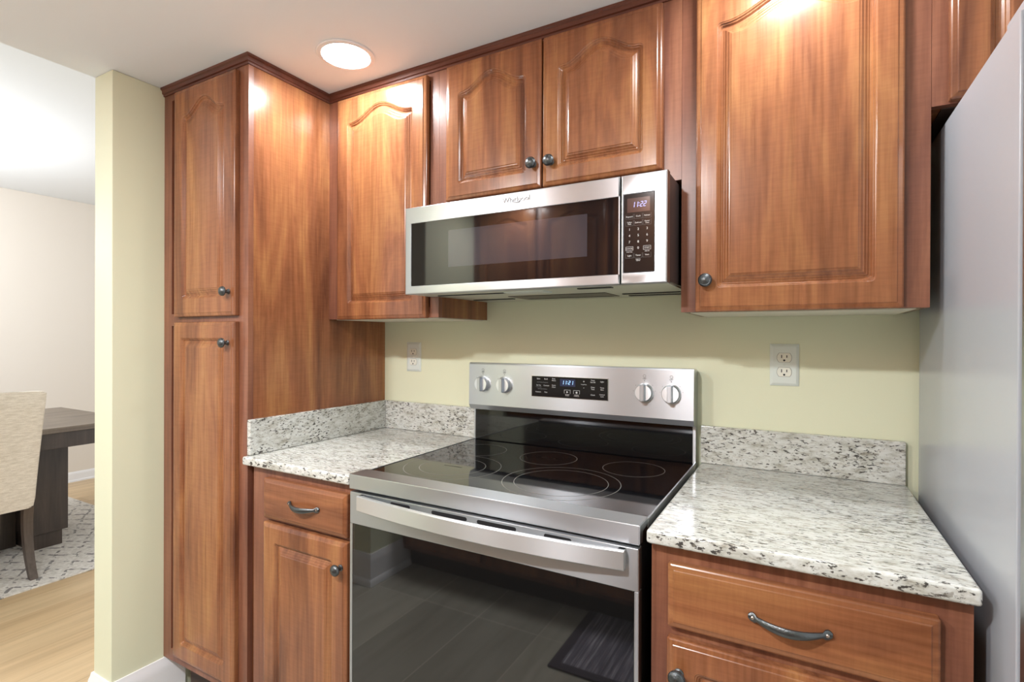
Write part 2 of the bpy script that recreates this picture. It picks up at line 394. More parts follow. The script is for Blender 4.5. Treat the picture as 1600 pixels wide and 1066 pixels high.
def pull(parent, x0, x1, z, yf):
    # bow pull: two flat eyes joined by a hammered bow strip
    cx = (x0 + x1) / 2; L = (x1 - x0) / 2
    bm = nb(); rings = []
    n = 36
    for k in range(n + 1):
        q = -1 + 2 * k / n; a = abs(q)
        out = 0.004 + 0.022 * max(0, math.cos(q * PI / 2 / 0.86)) ** 0.8 if a < 0.86 else 0.004
        hw = 0.0078 * math.sqrt(max(0.02, 1 - ((a - 0.875) / 0.125) ** 2)) if a > 0.80 else 0.0036 + 0.0034 * math.cos(q * PI / 2 / 0.8) ** 0.7
        if a > 0.80: hw = max(hw, 0.0032)
        th = 0.0045
        x = cx + q * L; zz = z - 0.004 * math.cos(q * PI / 2)
        rings.append([bm.verts.new((x, yf - out + th * c, zz + hw * d)) for c, d in ((.9, -1), (.1, -1), (-.35, -.55), (-.5, 0), (-.35, .55), (.1, 1), (.9, 1))])
    bridge(bm, rings); bm.faces.new(rings[0][::-1]); bm.faces.new(rings[-1])
    h = build('pull_handle', bm, M['pewter'], parent)
    for sx in (-1, 1):
        b2 = lathe(nb(), [(0, 0), (.0030, 0), (.0028, .0016), (.0015, .0026), (0, .0028)], (cx + sx * L * 0.885, yf - 0.0055, z - 0.0007), '-y', 16)
        build('rivet', b2, M['pewter_edge'], parent)
    return h

# ------------------------------------------------------------------ the setting
struct('wall_back', bb(-1.027, 2.30, 0, 0.10, 0, CEIL), M['green'])
struct('wall_left', bb(-1.027, -0.9125, -0.7535, -0.0005, 0, CEIL - 0.0005, bev=0.003), M['green'])
struct('wall_left_front', bb(-1.027, -0.9125, -2.47, -1.635, 0, CEIL - 0.0005, bev=0.003), M['green'])
struct('wall_front', bb(-1.027, 2.30, -2.57, -2.4705, 0, CEIL), M['green'])
struct('ceiling', bb(-1.027, 2.30, -2.57, 0.10, CEIL, 2.45), M['ceiling'])
struct('floor_kitchen', bb(-1.00, 2.30, -2.57, 0.10, -0.05, 0), M['floor_kitchen'])
struct('floor_dining', bb(-4.66, -1.0002, -3.6, 3.2, -0.05, 0), M['floor_dining'])
struct('wall_dining', bb(-4.66, -4.544, -3.6, 3.2, 0, 2.455), M['beige'])
struct('ceiling_dining', bb(-4.66, -1.03, -3.6, 3.2, 2.456, 2.55), M['ceiling'])
struct('wall_dining_back', bb(-4.543, -1.03, 3.1, 3.2, 0, 2.455), M['beige'])
# baseboards (board with rounded cap plus a shoe strip)
BBP = [(0, 0), (0.024, 0), (0.024, 0.018), (0.019, 0.030), (0.014, 0.034), (0.014, 0.118), (0.011, 0.138), (0.008, 0.147), (0.0055, 0.160), (0, 0.160)]
struct('baseboard_left', sweep(nb(), [(-1.027, -0.40, 0), (-1.027, -0.7535, 0), (-0.9125, -0.7535, 0), (-0.9125, -0.530, 0)], BBP), M['trim'])
struct('baseboard_left_front', sweep(nb(), [(-0.9125, -1.93, 0), (-0.9125, -1.635, 0), (-1.027, -1.635, 0), (-1.027, -2.2, 0)], BBP), M['trim'])
struct('baseboard_dining', sweep(nb(), [(-4.544, 3.1, 0), (-4.544, -3.6, 0)], [(-a * 0.7, b * 0.54) for a, b in BBP]), M['trim'])
# crown strip under the ceiling round the cabinets
CRP = [(0, -0.028), (0.004, -0.028), (0.0045, -0.022), (0.0085, -0.020), (0.0095, -0.010), (0.0140, -0.007), (0.0145, -0.0006), (0, -0.0006)]
struct('trim_1', sweep(nb(), [(-0.9118, -0.5967, CEIL), (-0.4498, -0.5967, CEIL), (-0.4498, -0.2864, CEIL), (2.16, -0.2864, CEIL)], CRP), M['crown'])

# ------------------------------------------------------------------ recessed lamp
rl = empty('recessed_light', (-0.190, -0.455, CEIL), 'round white recessed ceiling light glowing above the tall pantry cabinet', 'ceiling light')
build('trim_ring', lathe(nb(), [(0.070, 0.0), (0.084, 0.0), (0.086, 0.002), (0.084, 0.005), (0.072, 0.0065), (0.070, 0.005), (0.070, 0.0)], (-0.190, -0.455, CEIL - 0.0002), '-z', 48), M['trim'], rl)
build('lens', lathe(nb(), [(0, 0.0045), (0.069, 0.0045), (0.069, 0.001), (0, 0.001)], (-0.190, -0.455, CEIL), '-z', 48), M['lens'], rl)

# ------------------------------------------------------------------ cabinets
YU, DT = -0.2864, 0.020
def frame_bm(x0, x1, z0, z1, yf, opens, t=0.018):
    # face frame: slab minus rectangular openings, made of strips
    bm = nb(); xs = sorted({x0, x1} | {v for o in opens for v in o[:2]}); zs = sorted({z0, z1} | {v for o in opens for v in o[2:]})
    def hole(i, j):
        cx, cz = (xs[i] + xs[i + 1]) / 2, (zs[j] + zs[j + 1]) / 2
        return any(o[0] < cx < o[1] and o[2] < cz < o[3] for o in opens)
    vg = {}
    def V(i, j, b):
        if (i, j, b) not in vg: vg[(i, j, b)] = bm.verts.new((xs[i], yf + (t if b else 0), zs[j]))
        return vg[(i, j, b)]
    nx, nz = len(xs) - 1, len(zs) - 1
    solid = lambda i, j: 0 <= i < nx and 0 <= j < nz and not hole(i, j)
    for i in range(nx):
        for j in range(nz):
            if not solid(i, j): continue
            for b in (0, 1): bm.faces.new([V(i, j, b), V(i + 1, j, b), V(i + 1, j + 1, b), V(i, j + 1, b)])
            if not solid(i - 1, j): bm.faces.new([V(i, j, 0), V(i, j + 1, 0), V(i, j + 1, 1), V(i, j, 1)])
            if not solid(i + 1, j): bm.faces.new([V(i + 1, j, 0), V(i + 1, j + 1, 0), V(i + 1, j + 1, 1), V(i + 1, j, 1)])
            if not solid(i, j - 1): bm.faces.new([V(i, j, 0), V(i + 1, j, 0), V(i + 1, j, 1), V(i, j, 1)])
            if not solid(i, j + 1): bm.faces.new([V(i, j + 1, 0), V(i + 1, j + 1, 0), V(i + 1, j + 1, 1), V(i, j + 1, 1)])
    return bm
def carcass_bm(x0, x1, y0, y1, z0, z1, t=0.016):
    # two sides, bottom, top, back
    bm = nb()
    box(bm, x0, x0 + t, y0, y1, z0, z1); box(bm, x1 - t, x1, y0, y1, z0, z1)
    box(bm, x0 + t, x1 - t, y0, y1, z0, z0 + t); box(bm, x0 + t, x1 - t, y0, y1, z1 - t, z1); box(bm, x0 + t, x1 - t, y1 - 0.006, y1, z0 + t, z1 - t)
    return bm
ZT = CEIL - 0.001

# tall pantry
pc = empty('pantry_cabinet', (-0.681, -0.30, 0), 'tall cherry wood pantry cabinet with two stacked doors beside the green wall end', 'cabinet')
build('carcass', box(nb(), -0.9118, -0.4498, -0.5790, -0.0008, 0.165, ZT), M['wood'], pc)
build('face_frame', frame_bm(-0.9118, -0.4498, 0.165, ZT, -0.5967, [(-0.865, -0.500, 0.205, 1.310), (-0.865, -0.500, 1.350, 2.08)], 0.0175), M['frame'], pc)
build('toe_kick', bb(-0.868, -0.4540, -0.528, -0.02, 0, 0.1645), M['toe'], pc)
d = build('door', door_bm(-0.8225, -0.4915, 1.339, 2.0925, -0.6165, 0.046, (0.050, 0.058, 0.090)), M['wood'], pc, angle=14); d['label'] = 'upper pantry door with arched raised panel'
build('knob', knob_bm(-0.5165, -0.6165, 1.4125), M['pewter'], d)
d = build('door', door_bm(-0.8245, -0.4915, 0.199, 1.3213, -0.6165, 0, (0.046, 0.053, 0.051)), M['wood'], pc, angle=14); d['label'] = 'lower pantry door with plain rectangular raised panel'
build('knob', knob_bm(-0.5205, -0.6165, 1.2555), M['pewter'], d)

def wall_cab(name, label, x0, x1, z0, opens, doors, frame=True):
    e = empty(name, ((x0 + x1) / 2, -0.14, z0), label, 'cabinet', 'cherry wall cabinets along the back wall')
    build('carcass', carcass_bm(x0 + 0.0005, x1 - 0.0005, YU + 0.0182, -0.0008, z0, ZT), M['wood'], e)
    build('bottom_panel', bb(x0 + 0.019, x1 - 0.019, YU + 0.0185, -0.0010, z0 - 0.0022, z0 - 0.0002), M['cab_bottom'] if z0 < 1.7 else M['toe'], e)
    build('face_frame', frame_bm(x0 + 0.0003, x1 - 0.0003, z0, ZT, YU, opens, 0.018), M['frame'], e)
    for (a, b, c, dd, gi, kx, kz) in doors:
        do = build('door', door_bm(a, b, c, dd, YU - DT, 0.044, gi), M['wood'], e, angle=14)
        if kx is not None: build('knob', knob_bm(kx, YU - DT, kz, s=1.05), M['pewter'], do)
    return e
wall_cab('wall_cabinet', 'narrow cherry wall cabinet with one arched door in the corner left of the microwave', -0.4496, 0.0343, 1.337,
         [(-0.41, 0.0, 1.37, 2.08)], [(-0.3935, -0.0030, 1.3345, 2.0940, (0.052, 0.055, 0.090), None, None)])
wall_cab('wall_cabinet', 'short cherry wall cabinet with two arched doors directly above the microwave', 0.0343, 0.7638, 1.660,
         [(0.085, 0.385, 1.70, 2.08), (0.41, 0.71, 1.70, 2.08)],
         [(0.0715, 0.3935, 1.6875, 2.0960, (0.046, 0.047, 0.088), 0.3715, 1.7520), (0.3975, 0.7200, 1.6875, 2.0960, (0.046, 0.047, 0.088), 0.4250, 1.7505)])
wall_cab('wall_cabinet', 'large cherry wall cabinet with one wide arched door between microwave and refrigerator', 0.7638, 1.2424, 1.338,
         [(0.82, 1.18, 1.37, 2.08)], [(0.7995, 1.1985, 1.3370, 2.0940, (0.046, 0.055, 0.090), 0.8250, 1.4090)])
wall_cab('wall_cabinet', 'cherry wall cabinet partly hidden above the grey refrigerator', 1.2424, 2.16, 1.7345,
         [(1.29, 1.66, 1.76, 2.08), (1.73, 2.09, 1.76, 2.08)],
         [(1.2680, 1.6900, 1.7375, 2.0940, (0.058, 0.050, 0.088), None, None), (1.6960, 2.1200, 1.7375, 2.0940, (0.058, 0.050, 0.088), None, None)])

# base cabinets
YB = -0.590
bl = empty('base_cabinet', (-0.225, -0.3, 0), 'narrow cherry base cabinet with drawer and door between pantry and range', 'cabinet')
build('carcass', bb(-0.4290, -0.0060, YB + 0.0182, -0.0008, 0.110, 0.888), M['wood'], bl)
build('face_frame', frame_bm(-0.4290, -0.0060, 0.110, 0.888, YB, [(-0.37, -0.02, 0.14, 0.72), (-0.37, -0.02, 0.76, 0.855)]), M['frame'], bl)
build('filler_strip', bb(-0.4494, -0.4294, YB + 0.014, -0.40, 0.110, 0.888), M['frame'], bl)
build('toe_kick', bb(-0.4290, -0.0060, -0.520, -0.02, 0, 0.1095), M['toe'], bl)
dr = build('drawer', door_bm(-0.3600, -0.0200, 0.7435, 0.8610, YB - DT, groove=False), M['wood_x'], bl, angle=14)
pull(dr, -0.2440, -0.1190, 0.8050, YB - DT)
d = build('door', door_bm(-0.3615, -0.0200, 0.135, 0.7325, YB - DT, 0, (0.050, 0.052, 0.053)), M['wood'], bl, angle=14)
build('knob', knob_bm(-0.0390, YB - DT, 0.6660), M['pewter'], d)

br = empty('base_cabinet', (1.007, -0.3, 0), 'wide cherry base cabinet with drawer and door between range and refrigerator', 'cabinet')
build('carcass', bb(0.7715, 1.2440, YB + 0.0182, -0.0008, 0.110, 0.890), M['wood'], br)
build('face_frame', frame_bm(0.7715, 1.2440, 0.110, 0.890, YB, [(0.82, 1.19, 0.14, 0.70), (0.82, 1.19, 0.755, 0.85)]), M['frame'], br)
build('toe_kick', bb(0.7715, 1.2440, -0.520, -0.02, 0, 0.1095), M['toe'], br)
dr = build('drawer', door_bm(0.8050, 1.2035, 0.7405, 0.8580, YB - DT, groove=False), M['wood_x'], br, angle=14)
pull(dr, 0.9420, 1.0660, 0.7985, YB - DT)
d = build('door', door_bm(0.8035, 1.2035, 0.135, 0.7205, YB - DT, 0, (0.050, 0.052, 0.050)), M['wood'], br, angle=14)
build('knob', knob_bm(0.8265, YB - DT, 0.6610, s=1.05), M['pewter'], d)

# ------------------------------------------------------------------ countertops
cl = empty('countertop', (-0.22, -0.31, 0.889), 'speckled white granite countertop in the corner left of the range', 'countertop')
build('slab', bb(-0.4490, -0.0045, -0.6164, -0.0008, 0.8885, 0.9140, bev=0.006, seg=3), M['granite'], cl)
build('backsplash', bb(-0.4490 + 0.0172, -0.0045, -0.0175, -0.0008, 0.9142, 1.0225, bev=0.003), M['granite_back'], cl)
build('side_splash', bb(-0.4490, -0.4490 + 0.0168, -0.600, -0.0008, 0.9142, 1.0225, bev=0.003), M['granite_side'], cl)
cr = empty('countertop', (1.01, -0.31, 0.894), 'speckled white granite countertop between range and refrigerator', 'countertop')
build('slab', bb(0.7672, 1.2485, -0.6180, -0.0008, 0.8905, 0.9165, bev=0.006, seg=3), M['granite'], cr)
build('backsplash', bb(0.7672, 1.2440, -0.0175, -0.0008, 0.9167, 1.0235, bev=0.003), M['granite_back'], cr)

# ------------------------------------------------------------------ wall outlets
def outlet(x, z, label):
    e = empty('wall_outlet', (x + 0.035, -0.001, z), label, 'outlet', 'duplex outlets on the back wall')
    bm = nb(); w, h = 0.0702, 0.1132
    R = []
    for i, y in ((0, 0), (0, -0.0015), (0.0065, -0.0052), (0.0085, -0.0056)):
        R.append([bm.verts.new((a, y - 0.0004, b)) for a, b in ((x + i, z + i), (x + w - i, z + i), (x + w - i, z + h - i), (x + i, z + h - i))])
    bridge(bm, R); bm.faces.new(R[0][::-1]); bm.faces.new(R[-1])
    build('plate', bm, M['plate'], e, angle=10)
    cx, cz = x + w / 2, z + h / 2
    for s in (1, -1):
        c = cz + s * 0.0194; pts = []
        for k in range(32):
            a = 2 * PI * k / 32; pts.append((cx + max(-0.0172, min(0.0172, 0.0172 * math.cos(a) * 1.02)), c + max(-0.0122, min(0.0122, 0.0172 * math.sin(a)))))
        bm = nb(); r0 = [bm.verts.new((a, -0.0055, b)) for a, b in pts]; r1 = [bm.verts.new((a, -0.0072, b)) for a, b in pts]; r2 = [bm.verts.new((cx + (a - cx) * .95, -0.0078, c + (b - c) * .95)) for a, b in pts]
        bridge(bm, [r0, r1, r2]); bm.faces.new(r2); bm.faces.new(r0[::-1])
        so = build('socket', bm, M['socket'], e)
        bm = nb(); box(bm, cx - 0.0075, cx - 0.0053, -0.0082, -0.007, c - 0.001, c + 0.0075); build('slot', bm, M['void'], so); bm = nb(); box(bm, cx + 0.0050, cx + 0.0072, -0.0082, -0.007, c - 0.0002, c + 0.0068); build('slot', bm, M['void'], so)
        bm = nb(); lathe(bm, [(0, 0), (0.0027, 0), (0.0027, 0.0012), (0, 0.0012)], (cx, -0.0070, c - 0.0072), '-y', 14)
        build('ground_hole', bm, M['void'], so)
        bm = nb(); rr = [[bm.verts.new((cx + (a - cx) * k, -0.00605, c + (b - c) * k)) for a, b in pts] for k in (1.0, 1.05)]; bridge(bm, rr)
        build('seam', bm, M['print_grey'], so)
    build('screw', lathe(nb(), [(0, 0), (0.003, 0), (0.0024, 0.0012), (0, 0.0014)], (cx, -0.0056, cz), '-y', 14), M['plate'], e)
outlet(-0.3345, 1.1424, 'white duplex wall outlet in the corner left of the range, below the narrow cabinet')
outlet(0.9445, 1.1475, 'white duplex wall outlet right of the range, below the large wall cabinet')

# ------------------------------------------------------------------ microwave
mw = empty('microwave', (0.378, -0.2, 1.40), 'stainless steel over-the-range microwave with dark glass door showing 11:22', 'microwave')
MX0, MX1, MY, MZ0, MZ1, SPL = -0.004, 0.7560, -0.400, 1.4005, 1.6545, 0.6478
build('case', bb(0.0005, 0.7560, -0.3745, -0.0012, MZ0 + 0.004, MZ1 - 0.003, bev=0.002), M['mw_body'], mw)
def ring_frame(x0, x1, z0, z1, ix0, ix1, iz0, iz1, y0, y1, bev=0.004, inset=0.0025):
    bm = nb(); R = []
    def lp(a, b, c, d, y): return [bm.verts.new(p) for p in ((a, y, c), (b, y, c), (b, y, d), (a, y, d))]
    R = [lp(x0, x1, z0, z1, y1), lp(x0, x1, z0, z1, y0 + bev), lp(x0 + bev * .3, x1 - bev * .3, z0 + bev * .3, z1 - bev * .3, y0 + bev * .3), lp(x0 + bev, x1 - bev, z0 + bev, z1 - bev, y0),
         lp(ix0, ix1, iz0, iz1, y0), lp(ix0 + inset, ix1 - inset, iz0 + inset, iz1 - inset, y0 + 0.003), lp(ix0 + inset, ix1 - inset, iz0 + inset, iz1 - inset, y1)]
    bridge(bm, R); bridge(bm, [R[-1], R[0]]); return bm
dm = build('door', ring_frame(MX0, SPL - 0.0008, MZ0, MZ1, 0.0175, SPL - 0.0018, 1.4235, 1.6075, MY, -0.3750, inset=0.0018), M['steel'], mw)
build('window', bb(0.0185, SPL - 0.002, MY + 0.0015, MY + 0.0145, 1.4245, 1.6065), M['mw_glass'], dm)
sc_ = build('window_screen', bb(0.1515, 0.5645, MY + 0.00125, MY + 0.0020, 1.4722, 1.5755), M['mw_screen'], dm); sc_['label'] = 'slightly lighter see-through zone of the dark window'
bm = nb(); text_into(bm, 'Whirlpool', 0.0195, 0.3695, 1.6348, MY - 0.0002, 0.0012); build('brand_lettering', bm, M['logo'], dm)
bm = nb(); pts = [(0.3695 + 0.013 * math.cos(a), MY - 0.0012, 1.6325 + 0.0062 * math.sin(a)) for a in [PI * 1.05 + 1.0 * PI * k / 20 for k in range(21)]]
rr = []
for k, p in enumerate(pts):
    w = 0.0010 * math.sin(PI * k / 20) + 0.0002; rr.append([bm.verts.new((p[0], p[1] - a, p[2] + b)) for a, b in ((0, -w), (0.0008, 0), (0, w))])
bridge(bm, rr); build('brand_swirl', bm, M['logo'], dm)
pm = build('control_frame', ring_frame(SPL + 0.0008, MX1, MZ0, MZ1, 0.6535, 0.7278, 1.4255, 1.6105, MY, -0.3750), M['steel'], mw)
pn = build('control_panel', bb(0.6558, 0.7255, MY + 0.0012, MY + 0.014, 1.4278, 1.6082), M['panel_black'], mw)
build('display_window', bb(0.6635, 0.7165, MY + 0.0007, MY + 0.0022, 1.5660, 1.5990), M['display_mw'], pn)
bm = nb(); seven(bm, '11:22', 0.6915, 1.5835, 0.0125, MY + 0.0006, 0.0078); build('clock_digits', bm, M['digits_mw'], pn)
bm = nb(); yk = MY + 0.0010
for r, z in enumerate((1.5265, 1.5120, 1.4975)):
    for c, x in enumerate((0.6690, 0.6895, 0.7100)): text_into(bm, str(r * 3 + c + 1), 0.0078, x, z, yk)
text_into(bm, '0', 0.0078, 0.6895, 1.4830, yk)
for s, x, z, sz in (('Popcorn', .669, 1.5565, .0048), ('Cook', .6895, 1.5565, .0048), ('Reheat', .710, 1.5565, .0048), ('Soften', .669, 1.5435, .0044), ('Melt', .669, 1.5393, .0044), ('Defrost', .6895, 1.5415, .0048), ('Power', .710, 1.5435, .0044), ('Time', .710, 1.5393, .0044),
                    ('CANCEL', .669, 1.4822, .0042), ('START', .710, 1.4822, .0044), ('Hold 3 Sec', .669, 1.4745, .0032), ('Add 30', .710, 1.4745, .0036), ('Light', .669, 1.4660, .0050), ('Timer', .6895, 1.4660, .0050), ('Vent', .710, 1.4660, .0050), ('Hold 3s', .6895, 1.4570, .0034), ('MENU', .6895, 1.4536, .0034)):
    text_into(bm, s, sz, x, z, yk)
for x in (.669, .710):
    a, b, c, dd = x - .0088, x + .0088, 1.4778, 1.4870
    for q in ((a, b, c, c + .0006), (a, b, dd - .0006, dd), (a, a + .0006, c, dd), (b - .0006, b, c, dd)): box(bm, q[0], q[1], yk - .0004, yk, q[2], q[3])
build('key_lettering', bm, M['print_white'], pn)
bm = nb()
for x in (.669, .6895, .710):
    for z in (1.5565, 1.5415, 1.4660):
        h = .0056 if z != 1.5415 else .0064
        for q in ((x - .0092, x + .0092, z - h, z - h + .0003), (x - .0092, x - .0089, z - h, z + h), (x + .0089, x + .0092, z - h, z + h)): box(bm, q[0], q[1], yk - .0002, yk, q[2], q[3])
build('key_outline', bm, M['print_grey'], pn)
un = build('underside_panel', bb(0.006, 0.750, -0.372, -0.0025, MZ0 + 0.0005, MZ0 + 0.0062, bev=0.0008), M['mw_under'], mw)
build('grease_filter', bb(0.235, 0.545, -0.205, -0.075, MZ0 - 0.0012, MZ0 + 0.004, bev=0.001), M['mw_body'], mw)
for x0, x1, y0, y1 in ((0.06, 0.21, -0.130, -0.112), (0.575, 0.735, -0.150, -0.132), (0.575, 0.735, -0.085, -0.067), (0.25, 0.53, -0.098, -0.082), (0.06, 0.36, -0.325, -0.315), (0.52, 0.61, -0.352, -0.335)):
    build('vent_slot', bb(x0, x1, y0, y1, MZ0 - 0.0018, MZ0 + 0.002), M['void'], mw)
build('lamp_lens', bb(0.30, 0.42, -0.345, -0.285, MZ0 - 0.0030, MZ0 + 0.002, bev=0.001), M['plate'], mw)

# ------------------------------------------------------------------ range
RW = 0.7560
rg = empty('range', (RW / 2, -0.32, 0), 'freestanding stainless steel electric range with black glass cooktop showing 11:21', 'range')
build('body', bb(0.006, RW - 0.006, -0.5960, -0.0020, 0.03, 0.9050, bev=0.002), M['black'], rg)
for x in (0.05, RW - 0.05):
    for y in (-0.55, -0.08): build('levelling_foot', lathe(nb(), [(0, 0), (0.018, 0), (0.018, 0.006), (0.008, 0.008), (0.008, 0.0305), (0, 0.0305)], (x, y, 0), 'z', 16), M['black'], rg)
ck = build('cooktop', bb(0.004, RW - 0.004, -0.5580, -0.0305, 0.9060, 0.9150, bev=0.0012), M['black_glass'], rg)
bm = nb()
def ring(bm, cx, cy, r, w, n=72, z=0.9152):
    rr = [[bm.verts.new((cx + q * math.cos(2 * PI * k / n), cy + q * math.sin(2 * PI * k / n), z)) for k in range(n)] for q in (r - w / 2, r + w / 2)]
    bridge(bm, rr)
for cx, cy, rs in ((0.497, -0.397, (0.147, 0.117)), (0.360, -0.176, (0.085,)), (0.618, -0.178, (0.083,)), (0.122, -0.182, (0.085,)), (0.172, -0.402, (0.135, 0.092))):
    for r in rs:
        bm = nb(); ring(bm, cx, cy, r, 0.0016); build('burner_ring', bm, M['ring'], ck)
def flat_text(bm, s, size, cx, cy, z):
    t = nb(); text_into(t, s, size, 0, 0, 0, 0.0001)
    for v in t.verts: v.co = Vector((cx + v.co.x, cy + v.co.z, z))
    tmp = bpy.data.meshes.new('tmp'); t.to_mesh(tmp); t.free(); bm.from_mesh(tmp); bpy.data.meshes.remove(tmp)
for s_, z_, x_, y_ in (('WARM ZONE', 0.0075, 0.360, -0.176), ('DUAL ELEMENT', 0.0085, 0.490, -0.390), ('DUAL ELEMENT', 0.0085, 0.172, -0.400)):
    bm = nb(); flat_text(bm, s_, z_, x_, y_, 0.91525); build('burner_lettering', bm, M['print_grey'], ck)
bm = nb(); lip = [(-0.5560, 0.9060), (-0.5560, 0.9192), (-0.5580, 0.9205), (-0.6150, 0.9215), (-0.6178, 0.9208), (-0.6186, 0.9185), (-0.6186, 0.8850), (-0.6172, 0.8834), (-0.598, 0.8834), (-0.598, 0.9060)]
a = [bm.verts.new((0.0, y, z)) for y, z in lip]; b = [bm.verts.new((RW, y, z)) for y, z in lip]; bridge(bm, [a, b]); bm.faces.new(a[::-1]); bm.faces.new(b)
bmesh.ops.bevel(bm, geom=[e for e in bm.edges if abs(e.verts[0].co.x - e.verts[1].co.x) < 1e-6], offset=0.0015, segments=2, affect='EDGES')
build('front_lip', bm, M['steel'], rg, angle=25)
for x0, x1 in ((0.0, 0.0038), (RW - 0.0038, RW)):
    build('side_trim', bb(x0, x1, -0.5558, -0.0305, 0.8980, 0.9165, bev=0.0008), M['steel'], rg)
# back guard
bm = nb(); bgp = [(-0.0020, 0.9060), (-0.0020, 1.1800), (-0.0200, 1.1860), (-0.0540, 1.1885), (-0.0600, 1.1870), (-0.0625, 1.1820), (-0.0645, 1.0420), (-0.0550, 1.0250), (-0.0400, 1.0235), (-0.0300, 1.0235), (-0.0300, 0.9060)]
a = [bm.verts.new((0.0, y, z)) for y, z in bgp]; b = [bm.verts.new((RW, y, z)) for y, z in bgp]; bridge(bm, [a, b]); bm.faces.new(a[::-1]); bm.faces.new(b)
bg = build('back_guard', bm, M['steel'], rg, angle=20)
bm = nb();gg = [(-0.0300, 0.9152), (-0.0330, 0.9152), (-0.0345, 0.9175), (-0.0335, 1.0225), (-0.0300, 1.0230)]
a = [bm.verts.new((0.008, y, z)) for y, z in gg]; b = [bm.verts.new((RW - 0.008, y, z)) for y, z in gg]; bridge(bm, [a, b]); bm.faces.new(a[::-1]); bm.faces.new(b)
build('guard_glass', bm, M['black_glass'], rg)
gp = build('control_panel', bb(0.2475, 0.5060, -0.0652, -0.060, 1.0845, 1.1498, bev=0.0006), M['panel_black'], bg)
YP = -0.0653
bm = nb()
for q in ((0.2465, 0.5070, 1.0835, 1.0845), (0.2465, 0.5070, 1.1498, 1.1508), (0.2465, 0.2475, 1.0835, 1.1508), (0.5060, 0.5070, 1.0835, 1.1508)): box(bm, q[0], q[1], -0.0656, -0.061, q[2], q[3])
build('panel_bezel', bm, M['steel_bright'], gp)
build('display_window', bb(0.3480, 0.4000, YP - 0.0002, YP + 0.0004, 1.1210, 1.1440), M['display_range'], gp)
bm = nb(); seven(bm, '11:21', 0.3735, 1.1330, 0.0125, YP - 0.0003, 0.0092); build('clock_digits', bm, M['digits_range'], gp)
bm = nb()
for s, x, z, sz in (('Bake', .272, 1.1415, .0062), ('Broil', .2985, 1.1415, .0062), ('Keep', .326, 1.1435, .0055), ('Warm', .326, 1.1375, .0055), ('Air Fry', .272, 1.1205, .0058), ('Convect', .300, 1.1205, .0058), ('Steam', .326, 1.1225, .0055), ('Clean', .326, 1.1165, .0055), ('Connect', .271, 1.0990, .0056), ('Favs', .2985, 1.0990, .0060),
                    ('START', .3730, 1.0920, .0046), ('CANCEL', .4045, 1.0920, .0046), ('+', .4285, 1.1385, .0105), ('Temp/Time', .4285, 1.1295, .0040), ('-', .4285, 1.1200, .0120), ('Timer', .4580, 1.1435, .0055), ('Set-Off', .4580, 1.1375, .0055), ('Light', .4880, 1.1405, .0060), ('Delay', .4580, 1.1220, .0055), ('Time', .4580, 1.1160, .0055), ('Temp', .4880, 1.1220, .0055), ('Save', .4880, 1.1160, .0055), ('Clock', .4580, 1.0985, .0060), ('Control', .4880, 1.1010, .0052), ('Lock', .4880, 1.0952, .0052)):
    text_into(bm, s, sz, x, z, YP - 0.0001, 0.0003)
for cx in (.3730, .4045):
    a, b, c, dd = cx - .0105, cx + .0105, 1.0955, 1.1100
    for q in ((a, b, dd - .0008, dd), (a, a + .0008, c + .003, dd), (b - .0008, b, c + .003, dd), (a + .003, b - .003, c, c + .0008)): box(bm, q[0], q[1], YP - .0004, YP, q[2], q[3])
v = [bm.verts.new((x, YP - .0004, z)) for x, z in ((.3705, 1.0995), (.3765, 1.1030), (.3705, 1.1065))]; bm.faces.new(v)
lathe(bm, [(0.0, 0), (0.0032, 0), (0.0032, .0004), (0, .0004)], (.4045, YP, 1.1030), '-y', 16)
build('key_lettering', bm, M['print_white'], gp)
bm = nb()
for s, x, z, sz in (('- No Preheat Required -', .286, 1.1305, .0044), ('Frozen Foods', .273, 1.1148, .0036), ('- Self Clean Options -', .286, 1.1092, .0042)): text_into(bm, s, sz, x, z, YP - 0.0001, 0.0003)
build('key_caption', bm, M['print_grey'], gp)
